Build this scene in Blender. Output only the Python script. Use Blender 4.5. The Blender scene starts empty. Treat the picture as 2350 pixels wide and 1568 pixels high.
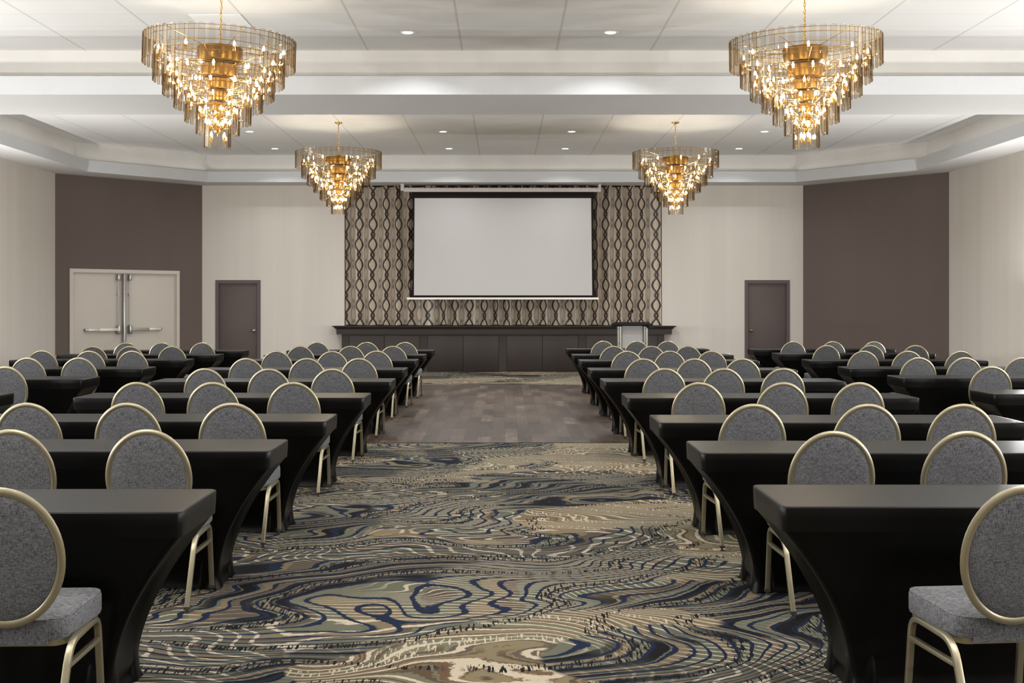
import bpy, bmesh, math, random
from mathutils import Vector, Matrix
random.seed(7)
PI = math.pi
sc = bpy.context.scene
C = sc.collection
F = 2800.0; H = 1.55; CX = 1158.0; CY = 697.0

def yt(py, z):                     # distance at which height z shows on image line py
    return F * (H - z) / (py - CY)
def xt(px, Y):
    return (px - CX) / F * Y
def zt(py, Y):
    return H - (py - CY) / F * Y

# ------------------------------------------------------------------ materials
def nodes(name):
    m = bpy.data.materials.new(name); m.use_nodes = True
    nt = m.node_tree; b = nt.nodes['Principled BSDF']
    return m, nt, b
def N(nt, t, **kw):
    n = nt.nodes.new(t)
    for k, v in kw.items(): setattr(n, k, v)
    return n
def S(c):                           # sRGB 0-255 -> linear rgba
    f = lambda v: (v/255/12.92 if v/255 <= .04045 else ((v/255+.055)/1.055)**2.4)
    return (f(c[0]), f(c[1]), f(c[2]), 1)
class G:                            # tiny helper to write maths in nodes
    def __init__(s, nt): s.nt = nt; s.L = nt.links.new
    def m(s, op, a, b=None, c=None, clamp=False):
        n = s.nt.nodes.new('ShaderNodeMath'); n.operation = op; n.use_clamp = clamp
        for i, v in enumerate((a, b, c)):
            if v is None: continue
            if isinstance(v, (int, float)): n.inputs[i].default_value = v
            else: s.L(v, n.inputs[i])
        return n.outputs[0]
    def sstep(s, v, a, b):
        n = s.nt.nodes.new('ShaderNodeMapRange'); n.interpolation_type = 'SMOOTHSTEP'
        s.L(v, n.inputs[0]); n.inputs[1].default_value = a; n.inputs[2].default_value = b
        return n.outputs[0]
    def mix(s, f, a, b):
        n = s.nt.nodes.new('ShaderNodeMix'); n.data_type = 'RGBA'
        for k, v in ((0, f), (6, a), (7, b)):
            if isinstance(v, (int, float)): n.inputs[k].default_value = v
            elif isinstance(v, tuple): n.inputs[k].default_value = v
            else: s.L(v, n.inputs[k])
        return n.outputs[2]
    def noise(s, vec, scale, detail=2, rough=.5, dist=0, loc=(0,0,0), sc=(1,1,1)):
        mp = s.nt.nodes.new('ShaderNodeMapping'); s.L(vec, mp.inputs[0])
        mp.inputs['Location'].default_value = loc; mp.inputs['Scale'].default_value = sc
        n = s.nt.nodes.new('ShaderNodeTexNoise'); s.L(mp.outputs[0], n.inputs['Vector'])
        n.inputs['Scale'].default_value = scale; n.inputs['Detail'].default_value = detail
        n.inputs['Roughness'].default_value = rough; n.inputs['Distortion'].default_value = dist
        return n.outputs[0]
    def ramp(s, f, stops, interp='LINEAR'):
        n = s.nt.nodes.new('ShaderNodeValToRGB'); s.L(f, n.inputs[0]); r = n.color_ramp
        r.interpolation = interp
        while len(r.elements) < len(stops): r.elements.new(.5)
        for e, (p, c) in zip(r.elements, stops): e.position = p; e.color = c
        return n.outputs[0]
    def bump(s, h, strength, dist=.01):
        n = s.nt.nodes.new('ShaderNodeBump'); s.L(h, n.inputs['Height'])
        n.inputs['Strength'].default_value = strength; n.inputs['Distance'].default_value = dist
        return n.outputs[0]
def objco(nt): return N(nt, 'ShaderNodeTexCoord').outputs['Object']
def simple(name, col, rough=.5, metal=0, spec=.5, **kw):
    m, nt, b = nodes(name)
    b.inputs['Base Color'].default_value = S(col); b.inputs['Roughness'].default_value = rough
    b.inputs['Metallic'].default_value = metal; b.inputs['Specular IOR Level'].default_value = spec
    for k, v in kw.items(): b.inputs[k].default_value = v
    return m

def wallpaper(name, col, amt=.09, streak=3.2):
    m, nt, b = nodes(name); g = G(nt); co = objco(nt)
    n1 = g.noise(co, 1, 4, .6, 0, (0,0,0), (streak, streak, .06))     # wide vertical banding of the paper drops
    n2 = g.noise(co, 1, 2, .6, 0, (3,1,0), (260, 260, 14))            # fine vertical threads
    n3 = g.noise(co, 1, 2, .6, 0, (7,1,0), (14, 14, 320))             # fine horizontal threads
    f = g.m('ADD', g.m('MULTIPLY', g.m('SUBTRACT', n1, .5), amt*2.0), g.m('MULTIPLY', g.m('SUBTRACT', g.m('ADD', n2, n3), 1.0), amt*.9))
    c = S(col); d = 1.0
    hs = N(nt, 'ShaderNodeHueSaturation'); hs.inputs['Color'].default_value = c
    nt.links.new(g.m('ADD', f, 1.0), hs.inputs['Value'])
    nt.links.new(hs.outputs[0], b.inputs['Base Color'])
    b.inputs['Roughness'].default_value = .75; b.inputs['Specular IOR Level'].default_value = .25
    nt.links.new(g.bump(g.m('ADD', n2, n3), .12, .002), b.inputs['Normal'])
    return m
def plaster(name, col, scale=60, st=.25):
    m, nt, b = nodes(name); g = G(nt); co = objco(nt)
    n = g.noise(co, scale, 3, .6)
    b.inputs['Base Color'].default_value = S(col); b.inputs['Roughness'].default_value = .85
    b.inputs['Specular IOR Level'].default_value = .2
    nt.links.new(g.bump(n, st, .01), b.inputs['Normal'])
    return m
def ceiling_mat():
    m, nt, b = nodes('acoustic_tile'); g = G(nt); co = objco(nt)
    sp = N(nt, 'ShaderNodeSeparateXYZ'); nt.links.new(co, sp.inputs[0])
    def line(v, off, per, w):
        t = g.m('FRACT', g.m('ADD', g.m('DIVIDE', g.m('SUBTRACT', v, off), per), 40.5))
        d = g.m('MULTIPLY', g.m('ABSOLUTE', g.m('SUBTRACT', t, .5)), per)
        return g.m('SUBTRACT', 1.0, g.sstep(d, w*.6, w))
    lx = line(sp.outputs[0], -.556, 1.238, .016); ly = line(sp.outputs[1], 13.418, .6206, .010)
    fis = g.noise(co, 160, 3, .7); big = g.noise(co, .9, 2, .5)
    tone = g.m('ADD', g.m('MULTIPLY', g.m('SUBTRACT', fis, .5), .16), g.m('ADD', g.m('MULTIPLY', g.m('SUBTRACT', big, .5), .08), 1.0))
    hs = N(nt, 'ShaderNodeHueSaturation'); hs.inputs['Color'].default_value = S((214, 212, 208))
    nt.links.new(tone, hs.inputs['Value'])
    ln = g.m('MAXIMUM', lx, g.m('MULTIPLY', ly, .6))
    nt.links.new(g.mix(g.m('MULTIPLY', ln, .36), hs.outputs[0], S((140, 136, 130))), b.inputs['Base Color'])
    b.inputs['Roughness'].default_value = .9; b.inputs['Specular IOR Level'].default_value = .1
    nt.links.new(g.bump(g.m('SUBTRACT', fis, g.m('MULTIPLY', ln, 2.0)), .25, .006), b.inputs['Normal'])
    return m
def carpet_mat():
    m, nt, b = nodes('patterned_carpet'); g = G(nt); co = objco(nt)
    def warped(scale, amt, loc):
        mp = N(nt, 'ShaderNodeMapping'); nt.links.new(co, mp.inputs[0]); mp.inputs['Location'].default_value = loc
        w = N(nt, 'ShaderNodeTexNoise'); w.inputs['Scale'].default_value = scale; w.inputs['Detail'].default_value = 2
        nt.links.new(mp.outputs[0], w.inputs['Vector'])
        vm = N(nt, 'ShaderNodeVectorMath', operation='MULTIPLY_ADD'); nt.links.new(w.outputs['Color'], vm.inputs[0])
        vm.inputs[1].default_value = (amt, amt*.8, 0); nt.links.new(co, vm.inputs[2]); return vm.outputs[0]
    rag = g.m('MULTIPLY', g.m('SUBTRACT', g.noise(co, 34, 2, .6), .5), .006)      # ragged woven edge of the lines
    hA = g.m('ADD', g.noise(warped(.9, .75, (0, 0, 0)), .62, 2, .45, 0, (2.3, 5.1, 0), (.75, 1.15, 1)), rag)
    hB = g.m('ADD', g.noise(warped(.8, 1.0, (7, 3, 0)), .58, 2, .45, 0, (9.1, 1.7, 0), (.7, 1.25, 1)), rag)
    sx_ = N(nt, 'ShaderNodeSeparateXYZ'); nt.links.new(co, sx_.inputs[0])
    flow = lambda h, kx, ky: g.m('ADD', h, g.m('ADD', g.m('MULTIPLY', sx_.outputs[0], kx), g.m('MULTIPLY', sx_.outputs[1], ky)))
    hA = flow(hA, .10, .30); hB = flow(hB, -.16, .26)
    def contour(h, n, ph, a, bb):
        t = g.m('FRACT', g.m('ADD', g.m('MULTIPLY', h, n), ph))
        return g.m('SUBTRACT', 1.0, g.sstep(g.m('ABSOLUTE', g.m('SUBTRACT', t, .5)), a, bb))
    zone = g.m('ADD', g.noise(co, .36, 2, .5, .5, (11.2, 3.4, 0), (.8, 1.2, 1)), g.m('MULTIPLY', g.m('SUBTRACT', g.noise(warped(.8, 1.0, (7, 3, 0)), .58, 2, .45, 0, (9.1, 1.7, 0), (.7, 1.25, 1)), .5), .45))
    zone2 = g.noise(co, .62, 2, .5, .6, (1.2, 8.4, 0))
    dark = g.sstep(zone, .465, .472); deep = g.sstep(zone2, .50, .56)
    # woven ground: sage, brown and taupe strips that follow the contours
    hue = g.noise(co, .5, 2, .5, 0, (4, 9, 0))
    ground = g.ramp(g.m('FRACT', g.m('ADD', g.m('MULTIPLY', hA, 14.0), .2)), [(0, S((104, 102, 82))), (.30, S((96, 74, 54))), (.46, S((122, 110, 84))), (.62, S((88, 78, 68))), (.80, S((112, 108, 88)))], 'CONSTANT')
    ground = g.mix(g.m('MULTIPLY', g.sstep(hue, .42, .6), .55), ground, S((136, 116, 86)))
    gdark = g.ramp(g.m('FRACT', g.m('MULTIPLY', hB, 13.0)), [(0, S((98, 98, 82))), (.35, S((84, 74, 64))), (.55, S((116, 103, 80))), (.8, S((90, 92, 78)))], 'CONSTANT')
    cream = S((184, 171, 148)); navy = S((22, 32, 56)); black = S((17, 18, 22))
    light = g.mix(contour(hA, 44, 0, .09, .15), ground, cream)
    light = g.mix(g.m('MULTIPLY', contour(hA, 44, .5, .06, .12), g.sstep(zone2, .52, .58)), light, S((84, 68, 50)))
    dk = g.mix(g.m('MULTIPLY', contour(hA, 44, .5, .08, .14), g.m('SUBTRACT', 1.0, g.m('MULTIPLY', deep, .8))), gdark, cream)
    dk = g.mix(g.m('MULTIPLY', contour(hB, 15, .5, .15, .18), deep), dk, black)
    dk = g.mix(contour(hB, 38, .15, .10, .15), dk, navy)
    # bark-like dashes in some strips
    dash = g.noise(co, 1, 1, .5, 0, (0, 0, 0), (85, 9, 1))
    dm = g.m('MULTIPLY', g.sstep(dash, .53, .57), g.m('MULTIPLY', contour(hB, 6, .3, .12, .14), g.sstep(zone, .41, .415)))
    col = g.mix(dm, g.mix(dark, light, dk), black)
    d2 = g.m('MULTIPLY', g.sstep(g.noise(co, 1, 1, .5, 0, (5, 2, 0), (70, 9, 1)), .56, .60), contour(hA, 7, .6, .12, .14))
    col = g.mix(g.m('MULTIPLY', d2, g.m('SUBTRACT', 1.0, dark)), col, cream)
    pile = g.noise(co, 420, 2, .6)
    hs = N(nt, 'ShaderNodeHueSaturation'); nt.links.new(col, hs.inputs['Color'])
    hs.inputs['Saturation'].default_value = .96
    nt.links.new(g.m('ADD', g.m('MULTIPLY', g.m('SUBTRACT', pile, .5), .5), .70), hs.inputs['Value'])
    nt.links.new(hs.outputs[0], b.inputs['Base Color'])
    b.inputs['Roughness'].default_value = .95; b.inputs['Specular IOR Level'].default_value = .1
    nt.links.new(g.bump(pile, .4, .004), b.inputs['Normal'])
    return m
def plank_mat():
    m, nt, b = nodes('dance_floor_planks'); g = G(nt); co = objco(nt)
    mp = N(nt, 'ShaderNodeMapping'); nt.links.new(co, mp.inputs[0]); mp.inputs['Rotation'].default_value = (0, 0, PI/2)
    br = N(nt, 'ShaderNodeTexBrick'); nt.links.new(mp.outputs[0], br.inputs[0])
    br.inputs['Color1'].default_value = (.0, .0, .0, 1); br.inputs['Color2'].default_value = (1, 1, 1, 1); br.inputs['Mortar'].default_value = (.5, .5, .5, 1)
    br.inputs['Scale'].default_value = 1; br.inputs['Brick Width'].default_value = .92; br.inputs['Row Height'].default_value = .155
    br.inputs['Mortar Size'].default_value = .0025; br.inputs['Bias'].default_value = 0; br.offset = .37; br.squash = 1
    n = g.noise(co, 1, 4, .65, 0, (0,0,0), (26, 2.2, 1)); n2 = g.noise(co, 1, 3, .6, .5, (5,0,0), (3.2, 1.1, 1))
    v = g.m('ADD', g.m('MULTIPLY', br.outputs['Color'], .34), g.m('ADD', g.m('MULTIPLY', n, .38), g.m('MULTIPLY', n2, .55)))
    col = g.ramp(v, [(.32, S((34, 26, 21))), (.55, S((58, 47, 39))), (.78, S((77, 65, 55))), (.95, S((112, 101, 88)))])
    col = g.mix(g.m('MULTIPLY', br.outputs['Fac'], .75), col, S((28, 23, 21)))
    nt.links.new(col, b.inputs['Base Color'])
    b.inputs['Roughness'].default_value = .45; b.inputs['Specular IOR Level'].default_value = .16
    nt.links.new(g.bump(g.m('SUBTRACT', n, g.m('MULTIPLY', br.outputs['Fac'], 2.0)), .08, .003), b.inputs['Normal'])
    return m
def curtain_mat():
    m, nt, b = nodes('chain_print_curtain'); g = G(nt)
    uv = N(nt, 'ShaderNodeUVMap'); sp = N(nt, 'ShaderNodeSeparateXYZ'); nt.links.new(uv.outputs[0], sp.inputs[0])
    u, v = sp.outputs[0], sp.outputs[1]; P = .50
    def chain(uo, vo, A, B, th):
        t = g.m('FRACT', g.m('ADD', g.m('DIVIDE', v, .467), vo))
        up = g.m('ABSOLUTE', g.m('MULTIPLY', g.m('SUBTRACT', g.m('FRACT', g.m('ADD', g.m('DIVIDE', u, P), uo)), .5), P))
        bigw = g.m('MULTIPLY', g.m('SINE', g.m('MULTIPLY', t, PI/.7)), A)
        sml = g.m('MULTIPLY', g.m('SINE', g.m('MULTIPLY', g.m('SUBTRACT', t, .7), PI/.3)), B)
        sel = g.m('LESS_THAN', t, .7)
        w = g.m('MAXIMUM', g.m('ADD', g.m('MULTIPLY', sel, bigw), g.m('MULTIPLY', g.m('SUBTRACT', 1.0, sel), sml)), 0.0)
        d = g.m('ABSOLUTE', g.m('SUBTRACT', up, w))
        strand = g.m('SUBTRACT', 1.0, g.sstep(d, th*.75, th))
        ins = g.sstep(g.m('SUBTRACT', w, up), 0, .01)
        return strand, ins
    s1, i1 = chain(.5, .12, .122, .042, .036)
    s2, i2 = chain(.0, .55, .085, .034, .018)
    edge = g.m('ABSOLUTE', g.m('SUBTRACT', g.m('FRACT', g.m('DIVIDE', u, P/2)), .5))
    bg = g.mix(g.sstep(edge, .1, .45), S((182, 170, 156)), S((120, 107, 94)))
    col = g.mix(i2, bg, S((176, 162, 144))); col = g.mix(g.m('MULTIPLY', s2, .42), col, S((112, 100, 90)))
    col = g.mix(i1, col, S((196, 181, 160))); col = g.mix(s1, col, S((54, 43, 35)))
    nt.links.new(col, b.inputs['Base Color'])
    b.inputs['Roughness'].default_value = .36; b.inputs['Specular IOR Level'].default_value = .6
    return m
def tweed(name, c1, c2):
    m, nt, b = nodes(name); g = G(nt); co = objco(nt)
    a = g.noise(co, 1, 2, .7, 0, (0,0,0), (360, 360, 55)); c = g.noise(co, 1, 2, .7, 0, (9,2,4), (60, 60, 400))
    d = g.noise(co, 14, 3, .6)
    f = g.m('ADD', g.m('MULTIPLY', g.m('ADD', a, c), .5), g.m('MULTIPLY', g.m('SUBTRACT', d, .5), .08))
    nt.links.new(g.ramp(f, [(.36, S(c1)), (.62, S(c2))]), b.inputs['Base Color'])
    b.inputs['Roughness'].default_value = .9; b.inputs['Specular IOR Level'].default_value = .2
    b.inputs['Sheen Weight'].default_value = .12
    nt.links.new(g.bump(g.m('ADD', a, c), .25, .002), b.inputs['Normal'])
    return m
def cover_mat():
    m, nt, b = nodes('black_stretch_cloth'); g = G(nt); co = objco(nt)
    n = g.noise(co, 1, 3, .6, 0, (0,0,0), (2.5, 130, 130)); n2 = g.noise(co, 3, 3, .6)
    nt.links.new(g.mix(n, (.0010, .0009, .0008, 1), (.0020, .0018, .0016, 1)), b.inputs['Base Color'])
    b.inputs['Roughness'].default_value = .33; b.inputs['Specular IOR Level'].default_value = .14
    nt.links.new(g.bump(g.m('ADD', n, g.m('MULTIPLY', n2, .5)), .06, .004), b.inputs['Normal'])
    return m
def glass_mat(name, face, graz, refl):
    m = bpy.data.materials.new(name); m.use_nodes = True; nt = m.node_tree; nt.nodes.clear(); g = G(nt)
    out = N(nt, 'ShaderNodeOutputMaterial'); tr = N(nt, 'ShaderNodeBsdfTransparent'); gl = N(nt, 'ShaderNodeBsdfGlossy')
    lw = N(nt, 'ShaderNodeLayerWeight'); lw.inputs[0].default_value = .45
    nt.links.new(g.mix(lw.outputs['Facing'], face, graz), tr.inputs[0])
    gl.inputs['Color'].default_value = (1, .93, .8, 1); gl.inputs['Roughness'].default_value = .06
    mx = N(nt, 'ShaderNodeMixShader')
    fr = N(nt, 'ShaderNodeFresnel'); fr.inputs[0].default_value = 1.5
    nt.links.new(g.m('MULTIPLY', fr.outputs[0], refl, clamp=True), mx.inputs[0])
    nt.links.new(tr.outputs[0], mx.inputs[1]); nt.links.new(gl.outputs[0], mx.inputs[2]); nt.links.new(mx.outputs[0], out.inputs[0])
    return m
def emit(name, col, st):
    m = bpy.data.materials.new(name); m.use_nodes = True; nt = m.node_tree; nt.nodes.clear()
    out = N(nt, 'ShaderNodeOutputMaterial'); e = N(nt, 'ShaderNodeEmission'); e.inputs[0].default_value = col; e.inputs[1].default_value = st
    nt.links.new(e.outputs[0], out.inputs[0]); return m

M = dict(
    cream=wallpaper('cream_wallpaper', (200, 193, 184)), taupe=wallpaper('taupe_wallpaper', (99, 87, 82), .07, 1.6),
    band=wallpaper('pale_band_paper', (204, 201, 196), .04), plaster=plaster('white_plaster', (195, 196, 197)),
    under=plaster('stippled_plaster', (206, 203, 199), 90, .5), ceil=ceiling_mat(), panel=plaster('clean_ceiling_tile', (232, 230, 226), 200, .15),
    carpet=carpet_mat(), plank=plank_mat(), curtain=curtain_mat(),
    tweed=tweed('grey_tweed', (34, 34, 35), (103, 103, 106)), gold=simple('champagne_metal', (150, 142, 119), .36, .8),
    rubber=simple('dark_glide', (60, 56, 50), .5, .3), hole=simple('dark_hole', (40, 34, 26), .8), cover=cover_mat(),
    taupe_paint=simple('taupe_paint', (45, 37, 33), .5, 0, .35), dark_paint=simple('dark_taupe_door', (84, 73, 70), .5, 0, .35),
    door_cream=simple('cream_door_paint', (196, 188, 178), .5, 0, .35), steel=simple('brushed_steel', (176, 174, 172), .35, .9),
    bar=simple('satin_bar', (216, 210, 200), .4, .35), bar_grey=simple('grey_push_pad', (160, 156, 148), .5, .4), chrome=simple('chrome', (205, 205, 205), .12, 1), brass=simple('brass_knob', (150, 116, 70), .25, 1),
    screen=simple('projection_white', (183, 180, 178), .9, 0, .1), black=simple('matt_black_border', (22, 17, 15), .8, 0, .2), housing=simple('screen_housing', (196, 188, 182), .5), white=simple('white_plastic', (228, 226, 222), .45),
    lect_black=simple('lectern_black', (12, 11, 11), .6, 0, .25), lect_panel=simple('lectern_panel', (146, 143, 140), .6), alu=simple('satin_aluminium', (128, 124, 118), .38, .9),
    gold3=simple('aged_brass', (112, 84, 42), .34, 1), gold2=simple('polished_brass', (222, 176, 92), .16, 1), gface=glass_mat('smoked_glass', (.955, .93, .895, 1), (.90, .85, .77, 1), .55),
    gedge=glass_mat('smoked_glass_edge', (.50, .36, .19, 1), (.34, .23, .11, 1), .6),
    bulb=emit('lamp_bulb', (1.0, .88, .68, 1), 150.0), lens=emit('downlight_lens', (.93, .97, 1, 1), 60.0), dark_void=simple('stage_box_dark', (26, 22, 20), .9),
    print_dark=simple('small_print', (70, 64, 60), .7))

# ------------------------------------------------------------------ mesh helpers
class MB:
    def __init__(s): s.v = []; s.f = []; s.mi = []; s.uv = {}
    def add(s, vs, fs, mi=0):
        o = len(s.v); s.v += [tuple(v) for v in vs]
        for f in fs: s.f.append([i + o for i in f]); s.mi.append(mi)
    def box(s, x0, x1, y0, y1, z0, z1, mi=0, M4=None, bev=0):
        if bev:
            bm = bmesh.new(); bmesh.ops.create_cube(bm, size=1)
            for v in bm.verts: v.co = Vector(((x0+x1)/2 + v.co.x*(x1-x0), (y0+y1)/2 + v.co.y*(y1-y0), (z0+z1)/2 + v.co.z*(z1-z0)))
            bmesh.ops.bevel(bm, geom=bm.edges[:], offset=bev, segments=2, affect='EDGES', profile=.5)
            vs = [v.co.copy() for v in bm.verts]; fs = [[v.index for v in f.verts] for f in bm.faces]
            bm.free()
        else:
            vs = [Vector(p) for p in ((x0,y0,z0),(x1,y0,z0),(x1,y1,z0),(x0,y1,z0),(x0,y0,z1),(x1,y0,z1),(x1,y1,z1),(x0,y1,z1))]
            fs = [(0,3,2,1),(4,5,6,7),(0,1,5,4),(1,2,6,5),(2,3,7,6),(3,0,4,7)]
        if M4: vs = [M4 @ v for v in vs]
        s.add(vs, fs, mi)
    def loft(s, rings, closed=True, cap0=True, cap1=True, mi=0, loop=False):
        n = len(rings[0]); vs = [p for r in rings for p in r]; fs = []
        m = len(rings)
        for i in range(m if loop else m-1):
            j = (i+1) % m
            for k in range(n if closed else n-1):
                l = (k+1) % n; fs.append((i*n+k, i*n+l, j*n+l, j*n+k))
        if closed and not loop:
            if cap0: fs.append(tuple(range(n))[::-1])
            if cap1: fs.append(tuple((m-1)*n + k for k in range(n)))
        s.add(vs, fs, mi)
    def tube(s, path, prof, closed=False, up=Vector((1,0,0)), mi=0):
        path = [Vector(p) for p in path]; n = len(path); rings = []
        for i, p in enumerate(path):
            a = path[(i-1) % n] if (closed or i) else p
            b = path[(i+1) % n] if (closed or i < n-1) else p
            t = (b-a).normalized(); x = (up - t*up.dot(t)).normalized(); y = t.cross(x)
            rings.append([p + x*a_ + y*b_ for a_, b_ in prof])
        s.loft(rings, loop=closed, mi=mi)
    def cyl(s, c, r, h, n=16, axis='z', mi=0, r2=None):
        r2 = r if r2 is None else r2; rings = []
        for d, rr in ((0, r), (h, r2)):
            ring = []
            for k in range(n):
                a = 2*PI*k/n; p = (rr*math.cos(a), rr*math.sin(a))
                q = {'z': (p[0], p[1], d), 'y': (p[0], d, -p[1]), 'x': (d, p[0], p[1])}[axis]
                ring.append(Vector(c) + Vector(q))
            rings.append(ring)
        s.loft(rings, mi=mi)
    def lathe(s, prof, n=20, c=(0,0,0), mi=0, caps=True):
        rings = [[Vector(c) + Vector((r*math.cos(2*PI*k/n), r*math.sin(2*PI*k/n), z)) for k in range(n)] for r, z in prof]
        s.loft(rings, cap0=caps, cap1=caps, mi=mi)
    def mesh(s, name, mats, smooth=35):
        me = bpy.data.meshes.new(name); me.from_pydata(s.v, [], s.f)
        for m in (mats if isinstance(mats, (list, tuple)) else [mats]): me.materials.append(m)
        for p, i in zip(me.polygons, s.mi): p.material_index = i
        bm = bmesh.new(); bm.from_mesh(me); bmesh.ops.recalc_face_normals(bm, faces=bm.faces); bm.to_mesh(me); bm.free()
        if smooth:
            for p in me.polygons: p.use_smooth = True
            me.set_sharp_from_angle(angle=math.radians(smooth))
        me.update(); return me
def circ(r, n=10, r2=None):
    r2 = r if r2 is None else r2
    return [(r*math.cos(2*PI*k/n), r2*math.sin(2*PI*k/n)) for k in range(n)]
def rrect(a, b, r, n=3):
    out = []
    for cx, cy, a0 in ((a-r, b-r, 0), (-a+r, b-r, PI/2), (-a+r, -b+r, PI), (a-r, -b+r, 1.5*PI)):
        for k in range(n+1):
            t = a0 + k*PI/2/n; out.append((cx + r*math.cos(t), cy + r*math.sin(t)))
    return out
def obj(name, me, parent=None, loc=None, label=None):
    o = bpy.data.objects.new(name, me); C.objects.link(o)
    if parent: o.parent = parent
    if loc: o.location = loc
    if label: o['label'] = label
    return o
def tag(o, label, cat, group=None):
    o['label'] = label; o['category'] = cat
    if group: o['group'] = group
    return o
def thing(name, label, cat, loc=(0,0,0), rz=0, group=None):
    o = bpy.data.objects.new(name, None); C.objects.link(o); o.empty_display_size = .1
    o.location = loc; o.rotation_euler = (0, 0, rz); return tag(o, label, cat, group)
def struct(name, me):
    o = obj(name, me); o['kind'] = 'structure'; return o
def copy_tree(o, parent=None):
    c = o.copy(); C.objects.link(c)
    if parent: c.parent = parent
    for ch in list(o.children): copy_tree(ch, c)
    return c

# ------------------------------------------------------------------ room shell
ZS, ZL, ZC = 4.26, 4.50, 4.88          # soffit underside, ledge, ceiling
YB, YF = 28.0, -6.0
XL, XR = -9.35, 9.155
AL, BL = Vector((XL, 25.38)), Vector((-6.94, YB))
AR, BR = Vector((XR, 25.13)), Vector((6.85, YB))
def panel_wall(mb, a, b, z0, z1, holes, th=.16, mi=0):
    """wall standing on the line a->b (room on its right-hand side when seen from a to b is 'below'), with rectangular holes (s0,s1,z0,z1)"""
    d = (b-a); L = d.length; d.normalize(); nrm = Vector((-d.y, d.x))
    M4 = Matrix(((d.x, nrm.x, 0, a.x), (d.y, nrm.y, 0, a.y), (0, 0, 1, 0), (0, 0, 0, 1)))
    ss = sorted({0, L, *[h[0] for h in holes], *[h[1] for h in holes]}); zs = sorted({z0, z1, *[h[2] for h in holes], *[h[3] for h in holes]})
    for i in range(len(ss)-1):
        for j in range(len(zs)-1):
            cs, cz = (ss[i]+ss[i+1])/2, (zs[j]+zs[j+1])/2
            if any(h[0] < cs < h[1] and h[2] < cz < h[3] for h in holes): continue
            mb.box(ss[i], ss[i+1], 0, th, zs[j], zs[j+1], mi, M4)
    return M4
mb = MB(); mb.box(XL-.2, XR+.2, YF-.2, YB+2.2, -.12, 0); struct('floor', mb.mesh('floor', M['carpet'], 0))
mb = MB(); mb.box(XL-.2, XR+.2, YF-.2, YB+2.2, ZC, ZC+.1); struct('ceiling', mb.mesh('ceiling', M['ceil'], 0))
mb = MB(); mb.box(XL-.16, XL, YF, AL.y+.1, 0, ZS+.3); struct('wall_left', mb.mesh('wall_left', M['cream'], 0))
mb = MB(); mb.box(XR, XR+.16, YF, AR.y+.1, 0, ZS+.3); struct('wall_right', mb.mesh('wall_right', M['cream'], 0))
mb = MB(); mb.box(XL-.2, XR+.2, YF-.16, YF, 0, ZC); struct('wall_front', mb.mesh('wall_front', M['cream'], 0))

# dark angled walls; the left one has the double door
def on_line(px, a, b):                 # where the sight line of image column px meets the line a-b
    k = (px - CX)/F; d = b-a; t = (k*a.y - a.x)/(d.x - k*d.y); return t*d.length, a.y + t*d.y
s0, Y0 = on_line(159, AL, BL); s1, Y1 = on_line(411, AL, BL)
zd = (zt(617, Y0) + zt(621.5, Y1))/2
mb = MB(); ML = panel_wall(mb, AL, BL, 0, ZS+.3, [(s0+.07, s1-.07, -1, zd-.07)]); struct('wall_back_left', mb.mesh('wall_back_left', M['taupe'], 0))
mb = MB(); panel_wall(mb, BR, AR, 0, ZS+.3, []); struct('wall_back_right', mb.mesh('wall_back_right', M['taupe'], 0))
def wx(px): return (px - CX)/F*YB
OX0, OX1 = wx(790), wx(1519); ST = 1.045
dl0, dl1, dr0, dr1 = wx(495), wx(598), wx(1709), wx(1812); zdd = zt(643, YB)
mb = MB()
panel_wall(mb, BL, BR, 0, ZS+.3, [(OX0-BL.x, OX1-BL.x, ST-.1, ZS+.2), (dl0+.07-BL.x, dl1-.07-BL.x, -1, zdd-.07), (dr0+.07-BL.x, dr1-.07-BL.x, -1, zdd-.07)])
struct('wall_back', mb.mesh('wall_back', M['cream'], 0))
# stage box behind the opening
mb = MB(); mb.box(OX0-.3, OX1+.3, YB+.161, YB+1.6, ST-.1, ST-.005); mb.box(OX0+.01, OX1-.01, YB-.008, YB+.161, ST-.09, ST-.005); mb.box(OX0-.3, OX1+.3, YB+1.5, YB+1.6, ST, ZS+.5); mb.box(OX0-.3, OX0-.2, YB+.16, YB+1.5, ST, ZS+.5); mb.box(OX1+.2, OX1+.3, YB+.16, YB+1.5, ST, ZS+.5); mb.box(OX0-.3, OX1+.3, YB+.16, YB+1.6, ZS+.2, ZS+.3)
struct('wall_stage', mb.mesh('wall_stage', M['dark_void'], 0))  # near-black colour for the stage box behind the curtain

# soffits: one stepped ring round each ceiling tray, the cross beam between them
def ring(name, outer, low, up):
    mb = MB(); n = len(outer)
    L = [[Vector((*p, z)) for p in poly] for poly, z in ((outer, ZS), (low, ZS), (low, ZL), (up, ZL), (up, ZC))]
    mb.loft([L[0], L[1]], cap0=False, cap1=False, mi=1); mb.loft([L[1], L[2], L[3]], cap0=False, cap1=False, mi=0); mb.loft([L[3], L[4]], cap0=False, cap1=False, mi=2)
    struct(name, mb.mesh(name, [M['plaster'], M['under'], M['band']], 0))
YM = 16.645
ring('trim_1', [(XL, YM), (XL, 25.38), (-6.94, YB+.01), (6.85, YB+.01), (XR, 25.13), (XR, YM)],
     [(-8.56, 17.48), (-8.56, 25.04), (-6.62, 27.2), (6.487, 27.2), (8.39, 24.82), (8.39, 17.48)],
     [(-8.83, 17.24), (-8.83, 25.17), (-6.68, 27.37), (6.53, 27.37), (8.67, 25.06), (8.67, 17.24)])
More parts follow.
